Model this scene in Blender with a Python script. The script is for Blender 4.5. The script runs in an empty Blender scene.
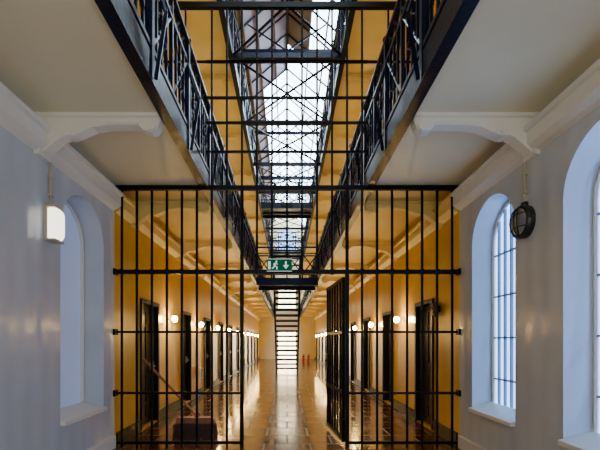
import bpy, math
from mathutils import Vector, Matrix

# ------------------------------------------------------------ materials
def mat(name, col, rough=0.5, metal=0.0, emis=None, estr=0.0, noise=None, bump=0.0, bscale=8.0, spec=0.5, coat=0.0, stripes=0.0):
    m = bpy.data.materials.new(name); m.use_nodes = True
    nt = m.node_tree; b = nt.nodes["Principled BSDF"]
    b.inputs["Base Color"].default_value = (*col, 1)
    b.inputs["Roughness"].default_value = rough
    b.inputs["Metallic"].default_value = metal
    b.inputs["Specular IOR Level"].default_value = spec
    b.inputs["Coat Weight"].default_value = coat
    if emis:
        b.inputs["Emission Color"].default_value = (*emis, 1)
        b.inputs["Emission Strength"].default_value = estr
    tc = nt.nodes.new("ShaderNodeTexCoord")
    if noise:
        n = nt.nodes.new("ShaderNodeTexNoise"); n.inputs["Scale"].default_value = noise[0]; n.inputs["Detail"].default_value = 6
        nt.links.new(tc.outputs["Object"], n.inputs["Vector"])
        r = nt.nodes.new("ShaderNodeValToRGB")
        r.color_ramp.elements[0].position = 0.3; r.color_ramp.elements[1].position = 0.7
        r.color_ramp.elements[0].color = (*noise[1], 1); r.color_ramp.elements[1].color = (*col, 1)
        nt.links.new(n.outputs["Fac"], r.inputs["Fac"]); nt.links.new(r.outputs["Color"], b.inputs["Base Color"])
    last = None
    if bump:
        n2 = nt.nodes.new("ShaderNodeTexNoise"); n2.inputs["Scale"].default_value = bscale; n2.inputs["Detail"].default_value = 4
        nt.links.new(tc.outputs["Object"], n2.inputs["Vector"])
        bp = nt.nodes.new("ShaderNodeBump"); bp.inputs["Strength"].default_value = bump; bp.inputs["Distance"].default_value = 0.02
        nt.links.new(n2.outputs["Fac"], bp.inputs["Height"]); last = bp
        nt.links.new(bp.outputs["Normal"], b.inputs["Normal"])
    if stripes:
        # tongue-and-groove boarding
        w = nt.nodes.new("ShaderNodeTexWave"); w.wave_type = 'BANDS'; w.bands_direction = 'Y'
        w.inputs["Scale"].default_value = 1.3; w.inputs["Distortion"].default_value = 1.2; w.inputs["Detail"].default_value = 1
        nt.links.new(tc.outputs["Object"], w.inputs["Vector"])
        bp2 = nt.nodes.new("ShaderNodeBump"); bp2.inputs["Strength"].default_value = stripes; bp2.inputs["Distance"].default_value = 0.02
        nt.links.new(w.outputs["Fac"], bp2.inputs["Height"])
        if last: nt.links.new(last.outputs["Normal"], bp2.inputs["Normal"])
        nt.links.new(bp2.outputs["Normal"], b.inputs["Normal"])
    return m

IRON = mat("iron_blueblack", (0.001, 0.003, 0.016), 0.3, 0.0, bump=0.15, bscale=30, spec=0.16)
GATE = mat("gate_iron", (0.002, 0.002, 0.003), 0.4, 0.0, bump=0.15, bscale=40, spec=0.12)
WHITE = mat("painted_wall_white", (0.60, 0.65, 0.71), 0.18, noise=(1.6, (0.51, 0.56, 0.63)), bump=0.12, bscale=5, stripes=0.24)
CREAM = mat("painted_plaster_cream", (0.84, 0.76, 0.52), 0.45, noise=(1.2, (0.77, 0.68, 0.44)), bump=0.1, bscale=6)
YEL = mat("painted_wall_yellow", (0.82, 0.55, 0.055), 0.28, noise=(1.5, (0.68, 0.40, 0.02)), bump=0.12, bscale=6)
YELC = mat("soffit_warm_cream", (0.88, 0.72, 0.28), 0.4, noise=(1.5, (0.80, 0.60, 0.16)), bump=0.1)
TRIMW = mat("trim_gloss_white", (0.82, 0.80, 0.73), 0.3, bump=0.05)
DOORM = mat("door_dark_paint", (0.006, 0.004, 0.003), 0.35, bump=0.1, bscale=20, spec=0.2)
WOOD = mat("broom_wood", (0.38, 0.13, 0.05), 0.5, noise=(9, (0.20, 0.06, 0.02)))
BRIS = mat("broom_bristle", (0.09, 0.035, 0.02), 0.8, noise=(60, (0.03, 0.013, 0.01)), bump=0.8, bscale=90)
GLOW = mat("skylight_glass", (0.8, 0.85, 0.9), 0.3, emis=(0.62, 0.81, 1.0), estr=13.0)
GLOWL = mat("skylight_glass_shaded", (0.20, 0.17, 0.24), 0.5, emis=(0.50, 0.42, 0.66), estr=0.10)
BOARD = mat("roof_boards", (0.16, 0.11, 0.11), 0.6, noise=(3, (0.11, 0.075, 0.075)))
WINB = mat("window_glass_blue", (0.7, 0.8, 0.95), 0.2, emis=(0.15, 0.45, 1.0), estr=3.5)
WINS = mat("window_glass_side", (0.5, 0.6, 0.8), 0.2, emis=(0.26, 0.50, 1.0), estr=4.2)
WINL = mat("window_glass_frosted", (0.45, 0.48, 0.62), 0.3, emis=(0.50, 0.62, 1.0), estr=0.25)
DAYW = mat("window_glass_warm", (0.8, 0.8, 0.7), 0.3, emis=(1.0, 0.84, 0.54), estr=15.0)
BULB = mat("bulb_warm", (1, 0.8, 0.5), 0.3, emis=(1.0, 0.66, 0.22), estr=230.0)
LENSL = mat("bulkhead_lens_lit", (0.9, 0.9, 0.85), 0.3, emis=(1.0, 0.92, 0.74), estr=3)
LENSD = mat("bulkhead_lens_unlit", (0.30, 0.32, 0.32), 0.2, noise=(14, (0.16, 0.18, 0.18)))
BRASS = mat("lamp_cream_metal", (0.55, 0.50, 0.38), 0.4, 0.2)
CAGE = mat("lamp_black_metal", (0.02, 0.02, 0.022), 0.4, 0.3)
BARB = mat("window_bar_grey", (0.22, 0.26, 0.34), 0.4)
GREEN = mat("sign_green", (0.0, 0.10, 0.045), 0.6, emis=(0.0, 0.30, 0.12), estr=0.06, spec=0.05)
SIGNW = mat("sign_white", (0.8, 0.85, 0.8), 0.4, emis=(0.8, 1.0, 0.85), estr=0.3)
RED = mat("extinguisher_red", (0.5, 0.02, 0.015), 0.3)
GREY = mat("grey_steel_tread", (0.012, 0.012, 0.016), 0.4, 0.0, spec=0.2)
FILLB = mat("fill_pane_glow", (0.8,0.8,0.8), 0.3, emis=(1.0,0.93,0.80), estr=6)  # glow for the added fill pane behind the camera

def floor_mat():
    m = bpy.data.materials.new("polished_stone_floor"); m.use_nodes = True
    nt = m.node_tree; b = nt.nodes["Principled BSDF"]
    tc = nt.nodes.new("ShaderNodeTexCoord")
    br = nt.nodes.new("ShaderNodeTexBrick")
    br.offset = 0.5
    br.inputs["Scale"].default_value = 1.0
    br.inputs["Brick Width"].default_value = 0.62; br.inputs["Row Height"].default_value = 0.5
    br.inputs["Mortar Size"].default_value = 0.014; br.inputs["Mortar Smooth"].default_value = 0.3
    br.inputs["Color1"].default_value = (0.24, 0.075, 0.018, 1); br.inputs["Color2"].default_value = (0.12, 0.038, 0.011, 1)
    br.inputs["Mortar"].default_value = (0.02, 0.009, 0.005, 1)
    nt.links.new(tc.outputs["Object"], br.inputs["Vector"])
    n = nt.nodes.new("ShaderNodeTexNoise"); n.inputs["Scale"].default_value = 3.5; n.inputs["Detail"].default_value = 8
    nt.links.new(tc.outputs["Object"], n.inputs["Vector"])
    mx = nt.nodes.new("ShaderNodeMixRGB"); mx.blend_type = 'MULTIPLY'; mx.inputs[0].default_value = 0.8
    nt.links.new(br.outputs["Color"], mx.inputs[1]); nt.links.new(n.outputs["Fac"], mx.inputs[2])
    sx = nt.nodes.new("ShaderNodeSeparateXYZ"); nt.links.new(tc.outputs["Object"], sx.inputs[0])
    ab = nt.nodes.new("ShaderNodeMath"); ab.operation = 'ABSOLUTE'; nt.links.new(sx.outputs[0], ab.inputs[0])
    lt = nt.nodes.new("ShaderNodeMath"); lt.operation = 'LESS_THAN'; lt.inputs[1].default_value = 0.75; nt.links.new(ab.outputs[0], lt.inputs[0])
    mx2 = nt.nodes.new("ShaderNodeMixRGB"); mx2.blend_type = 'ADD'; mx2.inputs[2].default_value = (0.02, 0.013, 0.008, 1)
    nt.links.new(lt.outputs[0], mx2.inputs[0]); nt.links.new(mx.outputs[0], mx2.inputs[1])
    nt.links.new(mx2.outputs[0], b.inputs["Base Color"])
    mr = nt.nodes.new("ShaderNodeMapRange"); mr.inputs[1].default_value = 0.3; mr.inputs[2].default_value = 0.7
    mr.inputs[3].default_value = 0.08; mr.inputs[4].default_value = 0.20
    nt.links.new(n.outputs["Fac"], mr.inputs[0])
    ad = nt.nodes.new("ShaderNodeMath"); ad.operation = 'MULTIPLY_ADD'; ad.inputs[1].default_value = 0.35
    nt.links.new(br.outputs["Fac"], ad.inputs[0]); nt.links.new(mr.outputs[0], ad.inputs[2])
    nt.links.new(ad.outputs[0], b.inputs["Roughness"])
    bp = nt.nodes.new("ShaderNodeBump"); bp.inputs["Strength"].default_value = 0.5; bp.inputs["Distance"].default_value = 0.012
    nt.links.new(mx.outputs[0], bp.inputs["Height"]); nt.links.new(bp.outputs["Normal"], b.inputs["Normal"])
    b.inputs["Specular IOR Level"].default_value = 1.0
    b.inputs["Specular Tint"].default_value = (1.0, 0.88, 0.66, 1)
    return m
FLOOR = floor_mat()

# ------------------------------------------------------------ mesh builder
class MB:
    def __init__(s): s.v = []; s.f = []; s.mi = []; s.mats = []
    def m(s, mt):
        if mt not in s.mats: s.mats.append(mt)
        return s.mats.index(mt)
    def add(s, vs, fs, mt):
        o = len(s.v); s.v += [tuple(v) for v in vs]; i = s.m(mt)
        for f in fs: s.f.append([o + k for k in f]); s.mi.append(i)
    def box(s, x0, x1, y0, y1, z0, z1, mt):
        if x0 > x1: x0, x1 = x1, x0
        if y0 > y1: y0, y1 = y1, y0
        vs = [(x0,y0,z0),(x1,y0,z0),(x1,y1,z0),(x0,y1,z0),(x0,y0,z1),(x1,y0,z1),(x1,y1,z1),(x0,y1,z1)]
        s.add(vs, [(0,3,2,1),(4,5,6,7),(0,1,5,4),(1,2,6,5),(2,3,7,6),(3,0,4,7)], mt)
    def tube(s, p, q, r, mt, n=6, r2=None):
        p = Vector(p); q = Vector(q); d = (q - p).normalized()
        a = d.orthogonal().normalized(); b = d.cross(a); r2 = r if r2 is None else r2
        vs = []
        for c, rr in ((p, r), (q, r2)):
            for k in range(n):
                t = 2*math.pi*(k+0.5)/n; vs.append(c + a*math.cos(t)*rr + b*math.sin(t)*rr)
        fs = [(k, (k+1) % n, n+(k+1) % n, n+k) for k in range(n)] + [tuple(range(n-1, -1, -1)), tuple(range(n, 2*n))]
        s.add(vs, fs, mt)
    def path(s, pts, r, mt, n=6):
        for i in range(len(pts)-1): s.tube(pts[i], pts[i+1], r, mt, n)
    def prism(s, poly, axis, a0, a1, mt):
        def P(u, w, a): return (a, u, w) if axis == 'x' else ((u, a, w) if axis == 'y' else (u, w, a))
        n = len(poly)
        vs = [P(u, w, a0) for u, w in poly] + [P(u, w, a1) for u, w in poly]
        fs = [tuple(range(n-1, -1, -1)), tuple(range(n, 2*n))] + [(k, (k+1) % n, n+(k+1) % n, n+k) for k in range(n)]
        s.add(vs, fs, mt)
    def sphere(s, c, rx, ry, rz, mt, u=12, w=8):
        vs = []; fs = []
        for i in range(w+1):
            ph = math.pi*i/w
            for k in range(u):
                t = 2*math.pi*k/u
                vs.append((c[0]+rx*math.sin(ph)*math.cos(t), c[1]+ry*math.sin(ph)*math.sin(t), c[2]+rz*math.cos(ph)))
        for i in range(w):
            for k in range(u):
                fs.append((i*u+k, (i+1)*u+k, (i+1)*u+(k+1) % u, i*u+(k+1) % u))
        s.add(vs, fs, mt)
    def mesh(s, name, recalc=True):
        me = bpy.data.meshes.new(name); me.from_pydata(s.v, [], s.f)
        for mt in s.mats: me.materials.append(mt)
        for p, i in zip(me.polygons, s.mi): p.material_index = i
        if recalc:
            import bmesh
            bm = bmesh.new(); bm.from_mesh(me); bmesh.ops.recalc_face_normals(bm, faces=bm.faces); bm.to_mesh(me); bm.free()
        me.update(); return me
    def obj(s, name, bevel=0.0, smooth=False, loc=(0,0,0)):
        me = s.mesh(name); return place(me, name, loc, bevel, smooth)

def place(me, name, loc=(0,0,0), bevel=0.0, smooth=False, rz=0.0):
    ob = bpy.data.objects.new(name, me); bpy.context.scene.collection.objects.link(ob); ob.location = loc
    ob.rotation_euler[2] = rz
    if bevel:
        md = ob.modifiers.new("bevel", 'BEVEL'); md.width = bevel; md.segments = 2; md.limit_method = 'ANGLE'
    if smooth:
        for p in me.polygons: p.use_smooth = True
    return ob

def wall_holes(name, a0, a1, z0, z1, holes, X, thick, mt, axis='y'):
    cu = bpy.data.curves.new(name + "_c", 'CURVE'); cu.dimensions = '2D'; cu.fill_mode = 'BOTH'; cu.extrude = thick/2
    for poly in [[(a0,z0),(a1,z0),(a1,z1),(a0,z1)]] + holes:
        sp = cu.splines.new('POLY'); sp.points.add(len(poly)-1)
        for p, (u, w) in zip(sp.points, poly): p.co = (u, w, 0, 1)
        sp.use_cyclic_u = True
    ob = bpy.data.objects.new(name + "_c", cu); bpy.context.scene.collection.objects.link(ob)
    dg = bpy.context.evaluated_depsgraph_get()
    me = bpy.data.meshes.new_from_object(ob.evaluated_get(dg))
    bpy.data.objects.remove(ob)
    for v in me.vertices:
        a, b, c = v.co
        v.co = (X + c, a, b) if axis == 'y' else (a, X + c, b)
    me.materials.clear(); me.materials.append(mt)
    for p in me.polygons: p.material_index = 0
    me.name = name; me.update()
    return place(me, name)

def arch(y0, y1, z0, zs, n=20):
    r = (y1-y0)/2; c = (y0+y1)/2
    return [(y0, z0), (y1, z0)] + [(c + r*math.cos(math.pi*k/n), zs + r*math.sin(math.pi*k/n)) for k in range(n+1)]
def rect(y0, y1, z0, z1): return [(y0,z0),(y1,z0),(y1,z1),(y0,z1)]

W = 2.3
E = 1.13
G1 = 3.49; G2 = 7.05
YB = -1.6; YG = 5.33; YF = 33.0
P = 2.4
T = 0.27

# ------------------------------------------------------------ shell
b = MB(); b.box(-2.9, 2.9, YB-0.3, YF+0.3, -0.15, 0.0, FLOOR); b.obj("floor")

WN = [(4.03, 4.97), (2.40, 3.33)]
holesR = [arch(a, c, 0.57, 3.04-(c-a)/2) for a, c in WN]
holesL = [arch(4.06, 5.02, 0.57, 3.04-0.48)]
wall_holes("wall_right_room", YB, YG, 0, G1, holesR, W+T/2, T, WHITE)
wall_holes("wall_left_room", YB, YG, 0, G1, holesL, -W-T/2, T, WHITE)

doors = [6.25 + P*k for k in range(11)]
DW = 0.86
def cellwall(nm, sgn, z0, z1, zd, y0, ml):
    hs = [rect(d, d+DW, zd+0.02, zd+2.1) for d in doors]
    wall_holes(nm, y0, YF, z0, z1, hs, sgn*(W+T/2), T, ml)
for sgn, s in ((-1, "left"), (1, "right")):
    cellwall("wall_%s_corridor" % s, sgn, 0, G1, 0, YG, YEL)
    cellwall("wall_%s_first_floor" % s, sgn, G1+0.001, G2, G1+0.14, YB, YEL)
    cellwall("wall_%s_second_floor" % s, sgn, G2+0.001, 10.3, G2+0.14, YB, YEL)
    b = MB(); b.box(sgn*(W+T+0.06), sgn*(W+T+0.16), YB, YF, 0, 10.3, DOORM); b.obj("wall_%s_outer" % s)

def door_mesh():
    d = MB(); w = DW; h = 2.08
    d.box(-0.13, -0.08, 0.05, w-0.05, 0.02, h-0.05, DOORM)
    for a, c in ((0, 0.06), (w-0.06, w)):
        d.box(-0.14, 0.035, a, c, 0.02, h, DOORM)
    d.box(-0.14, 0.035, 0.0, w, h-0.06, h, DOORM)
    for z0, z1 in ((0.15, 0.85), (1.05, 1.9)):
        for a, c in ((0.12, 0.40), (0.46, 0.74)):
            d.box(-0.085, -0.065, a, c, z0, z1, DOORM)
    d.box(-0.08, -0.045, w-0.16, w-0.08, 0.92, 1.06, BRASS)
    d.tube((-0.045, w-0.12, 0.98), (-0.01, w-0.12, 0.98), 0.018, BRASS, 8)
    for z in (0.35, 1.65): d.box(-0.08, -0.06, 0.05, 0.6, z, z+0.05, GREY)
    return d.mesh("cell_door")
dm = door_mesh()
for lvl in (0, G1+0.13, G2+0.13):
    for d in doors:
        if lvl > 5 and d > 20: continue
        place(dm, "cell_door", (-W, d, lvl))
        place(dm, "cell_door", (W, d+DW, lvl), rz=math.pi)

for sgn, s in ((-1, "left"), (1, "right")):
    b = MB()
    prof = [(W, 3.14), (W-0.05, 3.16), (W-0.10, 3.20), (W-0.10, 3.32), (W-0.13, 3.33), (W-0.13, 3.37), (W, 3.37)]
    b.prism([(sgn*u, z) for u, z in prof], 'y', YB, YG-0.03, TRIMW); b.obj("trim_ledge_%s" % s)
    b = MB(); b.box(sgn*W, sgn*(W-0.03), YB, YG-0.02, 0, 0.16, TRIMW); b.obj("baseboard_%s" % s)
    b = MB()
    yy = YG+0.05
    for d in doors + [YF]:
        b.box(sgn*W, sgn*(W-0.025), yy, d-0.01, 0, 0.18, DOORM); yy = d + DW + 0.01
    b.obj("baseboard_%s_corridor" % s)
    b = MB(); b.prism([(sgn*u, z) for u, z in prof], 'y', YG+0.03, YF, YELC); b.obj("trim_ledge_%s_corridor" % s)

wf = wall_holes("wall_far", -2.6, 2.6, 0, 12.4, [arch(-0.95, 0.95, 8.2, 9.7), rect(-0.75, 0.75, 0.02, 2.3), arch(-0.7, 0.7, 4.2, 5.6)], YF+0.15, 0.3, CREAM, axis='x')
wb = wall_holes("wall_back", -2.6, 2.6, 0, 12.4, [arch(-1.1, 1.1, 0.9, 2.2), arch(-1.1, 1.1, 4.5, 6.8)], YB-0.15, 0.3, CREAM, axis='x')
def far_window(name, x0, x1, z0, z1, y, mt, nx, nz):
    b = MB(); b.box(x0, x1, y, y+0.02, z0, z1, mt)
    for k in range(nx+1):
        x = x0 + (x1-x0)*k/nx; b.box(x-0.02, x+0.02, y-0.03, y+0.05, z0, z1, IRON)
    for k in range(nz+1):
        z = z0 + (z1-z0)*k/nz; b.box(x0, x1, y-0.03, y+0.05, z-0.02, z+0.02, IRON)
    return b.obj(name)
far_window("window_4", -0.97, 0.97, 8.18, 10.68, YF+0.2, WINB, 4, 5)
far_window("window_5", -0.72, 0.72, 4.18, 6.32, YF+0.2, DAYW, 3, 4)
far_window("door_far", -0.745, 0.745, 0.03, 2.29, YF+0.2, DAYW, 2, 3)
far_window("room_fill_pane", -1.12, 1.12, 0.88, 3.32, YB-0.26, FILLB, 4, 5)  # unseen glowing pane behind the camera, added to brighten the near room
far_window("window_7", -1.12, 1.12, 4.48, 7.92, YB-0.26, WINB, 4, 5)

def side_window(name, sgn, y0, y1, mt, bars=True):
    b = MB(); x = sgn*(W+T+0.01); zs = 3.04-(y1-y0)/2
    b.prism(arch(y0-0.02, y1+0.02, 0.55, zs), 'x', x, x+sgn*0.03, mt)
    n = 7
    if bars:
        c = (y0+y1)/2; r = (y1-y0)/2
        for k in range(1, n):
            y = y0 + (y1-y0)*k/n
            b.box(x-sgn*0.03, x, y-0.010, y+0.010, 0.57, zs+math.sqrt(max(0, r*r-(y-c)**2)), BARB)
        for z in [0.95+0.5*k for k in range(4)]:
            b.box(x-sgn*0.03, x, y0+0.01, y1-0.01, z-0.009, z+0.009, BARB)
    pts = arch(y0+0.02, y1-0.02, 0.59, zs)
    b.path([(x-sgn*0.02, u, w) for u, w in pts] + [(x-sgn*0.02, *pts[0])], 0.022, TRIMW, 6)
    b.obj(name)
    s = MB()
    s.prism([(sgn*(W-0.05), 0.545), (sgn*(W-0.05), 0.585), (sgn*(W+T-0.04), 0.66), (sgn*(W+T-0.04), 0.572), (sgn*W, 0.572), (sgn*(W), 0.545)], 'y', y0+0.004, y1-0.004, TRIMW)
    s.obj("trim_sill_"+name[-1])
side_window("window_1", -1, 4.06, 5.02, WINL, False)
side_window("window_2", 1, 4.03, 4.97, WINS)
side_window("window_3", 1, 2.40, 3.33, WINS)

# ------------------------------------------------------------ galleries
for sgn, s in ((-1, "left"), (1, "right")):
    b = MB(); b.box(sgn*E, sgn*W, YB, YG, G1, G1+0.12, CREAM); b.obj("ceiling_%s_room" % s)
    b = MB(); b.box(sgn*E, sgn*W, YG+0.001, YF, G1, G1+0.12, YELC); b.obj("ceiling_%s_corridor" % s)
    b = MB(); b.box(sgn*E, sgn*W, YB, YF, G2, G2+0.12, YELC); b.obj("ceiling_%s_first_floor" % s)

def railing(name, sgn, z, y0, y1, detail=True):
    b = MB(); x = sgn*(E-0.03)
    b.box(sgn*(E-0.006), sgn*(E-0.05), y0, y1, z-0.02, z+0.22, IRON)
    b.box(sgn*(E+0.03), sgn*(E-0.07), y0, y1, z-0.035, z-0.012, IRON)
    zt = z+1.2; zb = z+0.28; zm = z+0.98
    b.tube((x, y0, zt), (x, y1, zt), 0.04, IRON, 8)
    b.box(x-0.02, x+0.02, y0, y1, zm-0.02, zm+0.02, IRON)
    b.box(x-0.02, x+0.02, y0, y1, zb-0.02, zb+0.02, IRON)
    n = int(round((y1-y0)/1.2)); st = (y1-y0)/n
    for k in range(n+1):
        y = y0+st*k
        b.box(x-0.03, x+0.03, y-0.03, y+0.03, z-0.02, zt, IRON)
        b.sphere((x, y, zt+0.03), 0.05, 0.05, 0.05, IRON, 8, 6)
        b.path([(x, y, zm), (x-sgn*0.13, y, z+0.55), (x-sgn*0.05, y, z+0.02)], 0.018, IRON, 5)
        if k < n:
            h = st/2
            for j in range(2):
                ya = y+h*j+0.02; yb = y+h*(j+1)-0.02
                b.tube((x, ya, zb), (x, yb, zm), 0.017, IRON, 4)
                b.tube((x, yb, zb), (x, ya, zm), 0.017, IRON, 4)
                if y < 18:
                    c = (ya+yb)/2; zc = (zb+zm)/2
                    pts = [(x, c+0.13*math.cos(t*math.pi/5), zc+0.13*math.sin(t*math.pi/5)) for t in range(11)]
                    b.path(pts, 0.016, IRON, 4)
                if detail and y < 16:
                    for q in (1, 2, 3):
                        yq = ya+(yb-ya)*q/4
                        b.box(x-0.012, x+0.012, yq-0.012, yq+0.012, zb, zm, IRON)
            b.box(x-0.018, x+0.018, y+h-0.018, y+h+0.018, zb, zt, IRON)
            for j in range(6):
                if y < 14:
                    c = y + st*(j+0.5)/6
                    pts = [(x, c+0.085*math.cos(t*math.pi/4), (zt+zm)/2+0.085*math.sin(t*math.pi/4)) for t in range(9)]
                    b.path(pts, 0.013, IRON, 4)
    return b.obj(name)
for sgn in (-1, 1):
    railing("gallery_railing", sgn, G1, YB+0.05, YF-0.05)
    railing("gallery_railing", sgn, G2, YB+0.05, YF-0.05, False)

def bracket_mesh(mt):
    b = MB(); L = 1.13
    prof = [(0,0),(L,0),(L,-0.07),(L-0.02,-0.125),(L-0.08,-0.155),(L-0.15,-0.14),(L-0.19,-0.10),(L-0.26,-0.095),
            (0.66,-0.10),(0.52,-0.12),(0.42,-0.165),(0.33,-0.20),(0.27,-0.195),(0.21,-0.22),(0.12,-0.29),(0.07,-0.34),(0,-0.35)]
    b.prism(prof, 'y', -0.05, 0.05, mt)
    b.box(0, L, -0.085, 0.085, -0.03, 0, mt)
    b.tube((L-0.08, -0.07, -0.10), (L-0.08, 0.07, -0.10), 0.05, mt, 14)
    b.tube((0.29, -0.065, -0.16), (0.29, 0.065, -0.16), 0.04, mt, 14)
    und = prof[6:]
    b.path([(u, -0.055, w+0.012) for u, w in und], 0.012, mt, 6)
    b.path([(u, 0.055, w+0.012) for u, w in und], 0.012, mt, 6)
    b.box(0.0, 0.05, -0.09, 0.09, -0.38, 0, mt)
    return b.mesh("gallery_bracket")
bw = bracket_mesh(TRIMW); by = bracket_mesh(YELC)
def brackets(z, ys, me):
    for y in ys:
        place(me, "gallery_bracket", (-W+0.001, y, z-0.001)); place(me, "gallery_bracket", (W-0.001, y, z-0.001), rz=math.pi)
brackets(G1, [3.72-P, 3.72], bw)
brackets(G1, [3.72+P*k-0.12 for k in range(1, 12)], by)
brackets(G2, [3.72+P*k for k in range(0, 11)], by)

b = MB()
y = 5.5
while y < 31:
    b.box(-E+0.05, E-0.05, y-0.04, y+0.04, G2-0.06, G2+0.04, IRON)
    if y+P < 31:
        b.tube((-E+0.05, y, G2), (E-0.05, y+P, G2), 0.024, IRON, 6)
        b.tube((E-0.05, y, G2), (-E+0.05, y+P, G2), 0.024, IRON, 6)
    y += P
b.obj("void_tie_bars")

def bridge(name, z, y0, y1, gap=None):
    b = MB()
    b.box(-E+0.051, E-0.051, y0, y1, z, z+0.1, IRON)
    for yy in (y0, y1):
        b.box(-E+0.051, E-0.051, yy-0.03, yy+0.03, z-0.12, z+0.14, IRON)
        if gap and yy == y1:
            for s in (-1, 1):
                b.tube((s*gap, yy, z+1.2), (s*(E-0.06), yy, z+1.2), 0.03, IRON)
                b.box(s*gap-0.025, s*gap+0.025, yy-0.025, yy+0.025, z, z+1.2, IRON)
            continue
        b.tube((-E+0.06, yy, z+1.2), (E-0.06, yy, z+1.2), 0.035, IRON)
        b.tube((-E+0.06, yy, z+0.98), (E-0.06, yy, z+0.98), 0.02, IRON)
        b.tube((-E+0.06, yy, z+0.25), (E-0.06, yy, z+0.25), 0.02, IRON)
        for k in range(4):
            xa = -E+0.06+(2*E-0.12)*k/4; xb = xa+(2*E-0.12)/4
            b.tube((xa, yy, z+0.25), (xb, yy, z+0.98), 0.02, IRON, 4); b.tube((xb, yy, z+0.25), (xa, yy, z+0.98), 0.02, IRON, 4)
            if k: b.box(xa-0.025, xa+0.025, yy-0.025, yy+0.025, z, z+1.2, IRON)
    return b.obj(name)
bridge("gallery_bridge", G2, 16.6, 17.9)
bridge("gallery_bridge", G2, 25.0, 26.3)
SB, ST = 18.7, 15.3
bridge("gallery_bridge", G1, 13.9, ST-0.03, gap=0.52)

b = MB()
n = 17; sw = 0.47; run = (SB-ST)
for k in range(n):
    y = SB - run*(k+1)/n; z = (G1+0.1)*(k+1)/n
    b.box(-sw, sw, y, y+0.24, z-0.04, z, GREY)
    b.box(-sw, sw, y+0.22, y+0.24, z-0.09, z, IRON)
for sgn in (-1, 1):
    x = sgn*(sw+0.02)
    b.prism([(SB+0.1, 0), (SB-0.2, 0), (ST, G1-0.18), (ST, G1+0.12), (SB+0.1, 0.18)], 'x', x-0.03, x+0.03, IRON)
    b.tube((x, SB, 1.0), (x, ST, G1+1.1), 0.028, IRON, 8)
    b.tube((x, SB, 0.55), (x, ST, G1+0.62), 0.016, IRON, 6)
    for k in range(0, 9):
        t = k/8; y = SB-run*t; z = (G1+0.1)*t
        b.tube((x, y, z), (x, y, z+1.0), 0.018 if k else 0.035, IRON, 6)
    b.path([(x, SB, 1.0), (x, SB+0.12, 0.96), (x, SB+0.14, 0.85)], 0.025, IRON, 6)
b.obj("iron_staircase")

# ------------------------------------------------------------ roof
EZ = 10.3; RZ = 12.3
def rz(x): return RZ - (RZ-EZ)*abs(x)/W
b = MB()
def slab(x0, x1, y0, y1, mt, dz=0.0, th=0.04):
    b.add([(x0,y0,rz(x0)+dz),(x1,y0,rz(x1)+dz),(x1,y1,rz(x1)+dz),(x0,y1,rz(x0)+dz),
           (x0,y0,rz(x0)+dz+th),(x1,y0,rz(x1)+dz+th),(x1,y1,rz(x1)+dz+th),(x0,y1,rz(x0)+dz+th)],
          [(0,3,2,1),(4,5,6,7),(0,1,5,4),(1,2,6,5),(2,3,7,6),(3,0,4,7)], mt)
slab(-2.6, -1.35, YB, YF, BOARD); slab(1.75, 2.6, YB, YF, BOARD)
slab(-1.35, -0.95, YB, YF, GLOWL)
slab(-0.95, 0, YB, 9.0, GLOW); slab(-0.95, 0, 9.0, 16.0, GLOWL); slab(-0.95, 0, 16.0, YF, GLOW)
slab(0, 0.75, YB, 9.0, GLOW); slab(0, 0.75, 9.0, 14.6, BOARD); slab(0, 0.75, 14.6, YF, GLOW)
slab(0.75, 1.75, YB, YF, GLOW)
y = YB+0.4
while y < YF:
    for x0, x1 in ((-2.3, 0), (0, 2.3)):
        slab(x0, x1, y-0.025, y+0.025, IRON, -0.06, 0.055)
    y += 0.9
for x in (-1.35, -0.95, -0.42, 0, 0.75, 1.25, 1.75):
    b.box(x-0.025, x+0.025, YB, YF, rz(x)-0.11, rz(x)-0.01, BOARD)
b.obj("ceiling_skylight")
b = MB()
y = 7.5
while y < 32:
    b.box(-W, W, y-0.04, y+0.04, EZ-0.02, EZ+0.08, IRON)
    b.tube((0, y, EZ), (0, y, RZ-0.1), 0.03, IRON)
    for s in (-1, 1): b.tube((0, y, EZ+0.05), (s*1.2, y, rz(1.2)-0.1), 0.025, IRON)
    y += 4.8
b.obj("roof_truss")

# ------------------------------------------------------------ gate screen
g = MB()
def zpx(y): return 1.4 + (342-y)/75.0
R0, R1, R2, R3 = zpx(393), zpx(332), zpx(272), 3.42
def rail(x0, x1, z, h, th=0.03): g.box(x0, x1, YG-th/2, YG+th/2, z-h/2, z+h/2, GATE)
def bar(x, z0, z1, r=0.014): g.tube((x, YG, z0), (x, YG, z1), r, GATE, 8)
rail(-W+0.005, W-0.005, R2, 0.055, 0.05)
rail(-W+0.005, W-0.005, R3+0.03, 0.06, 0.05)
for x0, x1 in ((-W+0.005, -0.6), (0.8, W-0.005)):
    rail(x0, x1, R1, 0.03); rail(x0, x1, R0, 0.03); rail(x0, x1, 0.06, 0.04)
for k in range(23):
    x = -2.2 + 0.2*k
    if x < -0.5 or x > 0.75: bar(x, 0.0, R3, 0.017)
    else: bar(x, R2, R3, 0.016)
bar(-0.6, 0, R3, 0.024); bar(0.8, 0, R3, 0.024)
g.box(-0.625, -0.575, YG-0.025, YG+0.025, 0, R2, GATE); g.box(0.775, 0.825, YG-0.025, YG+0.025, 0, R2, GATE)
for z in (R0, R1, R2, R3):
    for s in (-1, 1):
        g.box(s*(W-0.002), s*(W-0.03), YG-0.05, YG+0.05, z-0.04, z+0.04, GATE)
for k in range(23):
    x = -2.2+0.2*k
    for z in (R2,):
        g.box(x-0.022, x+0.022, YG-0.03, YG+0.03, z-0.035, z+0.035, GATE)
TOP = zpx(6)
UX = 1.8
xs = [-1.0+0.2*k for k in range(11)]
for x in xs: bar(x, R3, TOP, 0.015)
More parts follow.
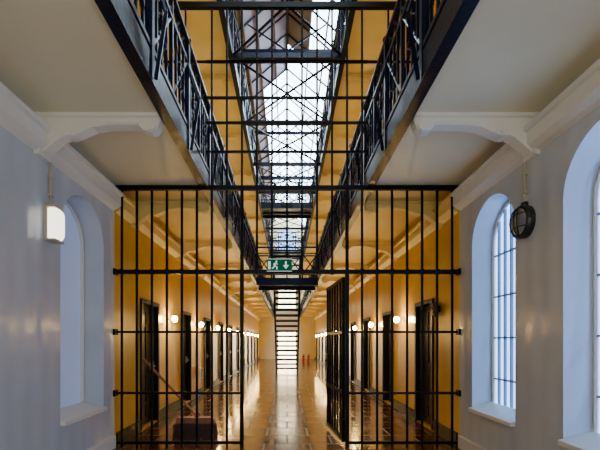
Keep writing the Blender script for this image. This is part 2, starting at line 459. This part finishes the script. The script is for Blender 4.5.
for x in (-1.75, -1.55, -1.35, 1.35, 1.55, 1.75): bar(x, G1+0.12, TOP, 0.014)
g.box(-UX, UX, YG-0.03, YG+0.03, TOP-0.035, TOP+0.035, GATE)
for z in (zpx(62), zpx(98), zpx(123), zpx(152)):
    rail(-1.07, 1.07, z, 0.028)
for z in (zpx(62),): rail(-UX, UX, z, 0.022)
g.obj("prison_gate_screen")

g2 = MB(); L = 1.12
for k in range(7):
    u = 0.03 + (L-0.06)*k/6; r = 0.022 if k in (0, 6) else 0.018
    g2.tube((0, u, 0.05), (0, u, 2.30-0.05), r, GATE, 8)
for z in (0.08, R0, R1, 2.25):
    g2.box(-0.02, 0.02, 0.01, L, z-0.022, z+0.022, GATE)
g2.box(-0.035, 0.035, L-0.16, L-0.0, 1.0, 1.22, GATE)
g2.tube((-0.06, L-0.08, 1.10), (0.06, L-0.08, 1.10), 0.02, GATE)
for z in (0.3, 1.9): g2.tube((0.0, 0.0, z-0.06), (0.0, 0.0, z+0.06), 0.03, GATE, 8)
o = g2.obj("prison_gate_leaf", loc=(0.765, YG+0.055, 0)); o.rotation_euler[2] = math.radians(5.5)

s = MB()
cx = (279.5-287)/75; w = 0.165; zc = zpx(266); y = YG-0.06
s.box(cx-w, cx+w, y, y+0.03, zc-0.083, zc+0.083, GREEN)
yy0, yy1 = y-0.004, y
s.box(cx-w, cx+w, yy0, yy1, zc+0.077, zc+0.083, SIGNW); s.box(cx-w, cx+w, yy0, yy1, zc-0.083, zc-0.077, SIGNW)
ax = cx+0.085
s.box(ax-0.011, ax+0.011, yy0, yy1, zc-0.01, zc+0.05, SIGNW)
s.prism([(ax-0.04, zc), (ax+0.04, zc), (ax, zc-0.05)], 'y', yy0, yy1, SIGNW)
mx = cx-0.085
s.box(mx-0.065, mx-0.03, yy0, yy1, zc-0.055, zc+0.05, SIGNW)
s.sphere((mx+0.045, y-0.002, zc+0.045), 0.013, 0.003, 0.013, SIGNW, 10, 6)
def limb(a, c, r=0.009): s.tube((a[0], y-0.002, a[1]), (c[0], y-0.002, c[1]), r, SIGNW, 6)
limb((mx+0.035, zc+0.03), (mx+0.02, zc-0.01), 0.012)
limb((mx+0.02, zc-0.01), (mx+0.055, zc-0.025)); limb((mx+0.055, zc-0.025), (mx+0.05, zc-0.058))
limb((mx+0.02, zc-0.01), (mx+0.005, zc-0.035)); limb((mx+0.005, zc-0.035), (mx-0.012, zc-0.045))
limb((mx+0.035, zc+0.025), (mx+0.065, zc+0.01), 0.007); limb((mx+0.035, zc+0.025), (mx+0.005, zc+0.012), 0.007)
s.obj("exit_sign")

# ------------------------------------------------------------ lamps
def bulk_mesh(name, lens, cage, conduit, ry0=0.10, rz0=0.165, off=0.0):
    b = MB(); q = ry0/0.10
    def oval(x0, x1, ry, rz_, mt, n=24, ry2=None, rz2=None):
        ry2 = ry2 or ry; rz2 = rz2 or rz_
        vs = [(x0, ry*math.cos(2*math.pi*k/n), rz_*math.sin(2*math.pi*k/n)) for k in range(n)]
        vs += [(x1, ry2*math.cos(2*math.pi*k/n), rz2*math.sin(2*math.pi*k/n)) for k in range(n)]
        b.add(vs, [tuple(range(n)), tuple(range(n, 2*n))] + [(k, (k+1) % n, n+(k+1) % n, n+k) for k in range(n)], mt)
    if off:
        oval(0, 0.03, ry0, rz0*0.8, cage)
        b.sphere((off, 0, 0), 0.055, 0.085*q, rz0*0.85, lens, 20, 12)
        b.tube((0.02, 0, 0), (off-0.03, 0, 0), 0.02, cage, 8)
    else:
        oval(0, 0.05, ry0, rz0, cage)
        oval(0.05, 0.075, ry0*1.08, rz0*1.05, cage, ry2=ry0, rz2=rz0)
        b.sphere((0.06, 0, 0), 0.055, 0.085*q, rz0*0.85, lens, 20, 12)
        for t in (-0.6, 0, 0.6):
            pts = []
            for k in range(13):
                a = -math.pi/2+math.pi*k/12
                pts.append((0.06+0.07*math.cos(a), 0.07*t*math.cos(a)*q, rz0*0.94*math.sin(a)))
            b.path(pts, 0.006, cage, 5)
        for dz in (-0.4*rz0, 0.4*rz0):
            b.path([(0.06+0.065*math.cos(a*math.pi/12), 0.095*q*math.sin(a*math.pi/12), dz) for a in range(-6, 7)], 0.006, cage, 5)
    if conduit:
        b.tube((0.02, 0, rz0), (0.02, 0, conduit), 0.013, BRASS, 8)
        b.box(0, 0.04, -0.03, 0.03, rz0, rz0+0.035, cage)
        for zz in (0.27, 0.45): b.box(0, 0.035, -0.03, 0.03, zz, zz+0.02, BRASS)
    return b.mesh(name)
def box_lamp():
    b = MB()
    b.box(0, 0.035, -0.085, 0.085, -0.165, 0.165, BRASS)
    def rr(w, h, r, n=5):
        pts = []
        for cxx, cyy, a0 in ((w-r, h-r, 0), (-(w-r), h-r, 90), (-(w-r), -(h-r), 180), (w-r, -(h-r), 270)):
            for k in range(n+1):
                a = math.radians(a0+90*k/n); pts.append((cxx+r*math.cos(a), cyy+r*math.sin(a)))
        return pts
    lv = [(0.035, rr(0.075, 0.15, 0.03)), (0.10, rr(0.072, 0.145, 0.035)), (0.125, rr(0.055, 0.125, 0.04))]
    vs = []; n = len(lv[0][1])
    for x, pts in lv: vs += [(x, u, w) for u, w in pts]
    fs = [tuple(range(n))] + [tuple(range(2*n, 3*n))]
    for l in range(2):
        for k in range(n): fs.append((l*n+k, l*n+(k+1) % n, (l+1)*n+(k+1) % n, (l+1)*n+k))
    b.add(vs, fs, LENSL)
    b.add([(x, y, z) for y in (-0.08, 0.08) for x, z in ((0, 0.150), (0, 0.185), (0.10, 0.172), (0.105, 0.150))],
          [(0,1,2,3), (4,5,6,7), (0,1,5,4), (1,2,6,5), (2,3,7,6), (3,0,4,7)], BRASS)
    b.box(0.03, 0.107, -0.08, 0.08, -0.168, -0.148, BRASS)
    b.tube((0.02, 0, 0.18), (0.02, 0, 0.60), 0.013, BRASS, 8)
    for zz in (0.27, 0.45): b.box(0, 0.035, -0.03, 0.03, zz, zz+0.02, BRASS)
    return b.mesh("bulkhead_lamp")
place(box_lamp(), "bulkhead_lamp", (-W, 3.86, 2.53))
place(bulk_mesh("bulkhead_lamp", LENSD, CAGE, 0.58, 0.145, 0.155), "bulkhead_lamp", (W, 3.84, 2.55), rz=math.pi)
wl = bulk_mesh("wall_lamp", BULB, BRASS, None, 0.055, 0.07, off=0.15)
for z, ys in ((1.84, [7.65+P*k for k in range(10)]), (G1+2.1, [4.9+2*P*k for k in range(6)]), (G2+2.1, [7.3+2*P*k for k in range(5)])):
    for y in ys:
        place(wl, "wall_lamp", (-W, y, z)); place(wl, "wall_lamp", (W, y+0.2, z), rz=math.pi)

# ------------------------------------------------------------ small things
b = MB()
base = Vector((-1.42, 5.86, 0.0)); top = Vector((-2.17, 6.05, 1.14))
hx0, hx1 = -1.62, -1.05
b.tube(base+Vector((0.12,0,0.30)), top, 0.019, WOOD, 10)
b.sphere(top, 0.021, 0.021, 0.021, WOOD, 8, 6)
b.prism([(hx0, 0.22), (hx1, 0.22), (hx1-0.02, 0.30), (hx0+0.02, 0.30)], 'y', 5.80, 5.92, WOOD)
b.prism([(hx0+0.0, 0.22), (hx1, 0.22), (hx1+0.03, 0.0), (hx0-0.03, 0.0)], 'y', 5.79, 5.93, BRIS)
b.tube((-1.36, 5.86, 0.27), (-1.27, 5.86, 0.36), 0.03, WOOD, 8)
for k in range(38):
    x = hx0-0.02+0.62*k/37; b.tube((x, 5.785, 0.21), (x+0.004*((k*7) % 5-2), 5.775, 0.0), 0.007, BRIS, 4)
b.obj("push_broom")

def extinguisher(x, y):
    b = MB()
    b.tube((0,0,0), (0,0,0.42), 0.08, RED, 14); b.sphere((0,0,0.42), 0.08, 0.08, 0.06, RED, 14, 8)
    b.tube((0,0,0.45), (0,0,0.53), 0.022, DOORM, 8); b.box(-0.02, 0.09, -0.012, 0.012, 0.53, 0.55, DOORM)
    b.path([(0.02,0,0.5),(0.12,0,0.42),(0.11,0,0.15)], 0.01, DOORM, 6)
    b.obj("fire_extinguisher", loc=(x, y, 0))
extinguisher(1.15, 28); extinguisher(1.5, 28.1)

b = MB()
b.tube((0,0,0), (0.05,0,0), 0.055, DOORM, 16); b.tube((0.05,0,0), (0.075,0,0), 0.12, DOORM, 20, 0.11); b.tube((0.075,0,0), (0.10,0,0), 0.11, DOORM, 20, 0.05)
b.tube((0.1,0,0), (0.115,0,0), 0.02, GREY, 8)
o = b.obj("alarm_bell", loc=(W, 6.05, 1.90)); o.rotation_euler[2] = math.pi
b = MB(); b.box(0, 0.09, -0.1, 0.1, -0.13, 0.13, TRIMW); b.box(0.09, 0.1, -0.08, 0.08, -0.11, 0.11, LENSD); b.tube((0.04,0,0.13),(0.04,0,0.9),0.012,TRIMW,6)
b.obj("junction_box", loc=(-W, 10.4, 0.6), bevel=0.008)

# ------------------------------------------------------------ world, camera
w = bpy.data.worlds.new("sky"); bpy.context.scene.world = w; w.use_nodes = True
w.node_tree.nodes["Background"].inputs[0].default_value = (0.6, 0.75, 1, 1); w.node_tree.nodes["Background"].inputs[1].default_value = 0.6

cam = bpy.data.cameras.new("camera"); co = bpy.data.objects.new("camera", cam); bpy.context.scene.collection.objects.link(co)
co.location = (0, 0, 1.4); co.rotation_euler = (math.radians(90), 0, 0)
cam.sensor_width = 36; cam.lens = 24; cam.shift_x = 13/600; cam.shift_y = 117/600; cam.clip_end = 200
bpy.context.scene.camera = co
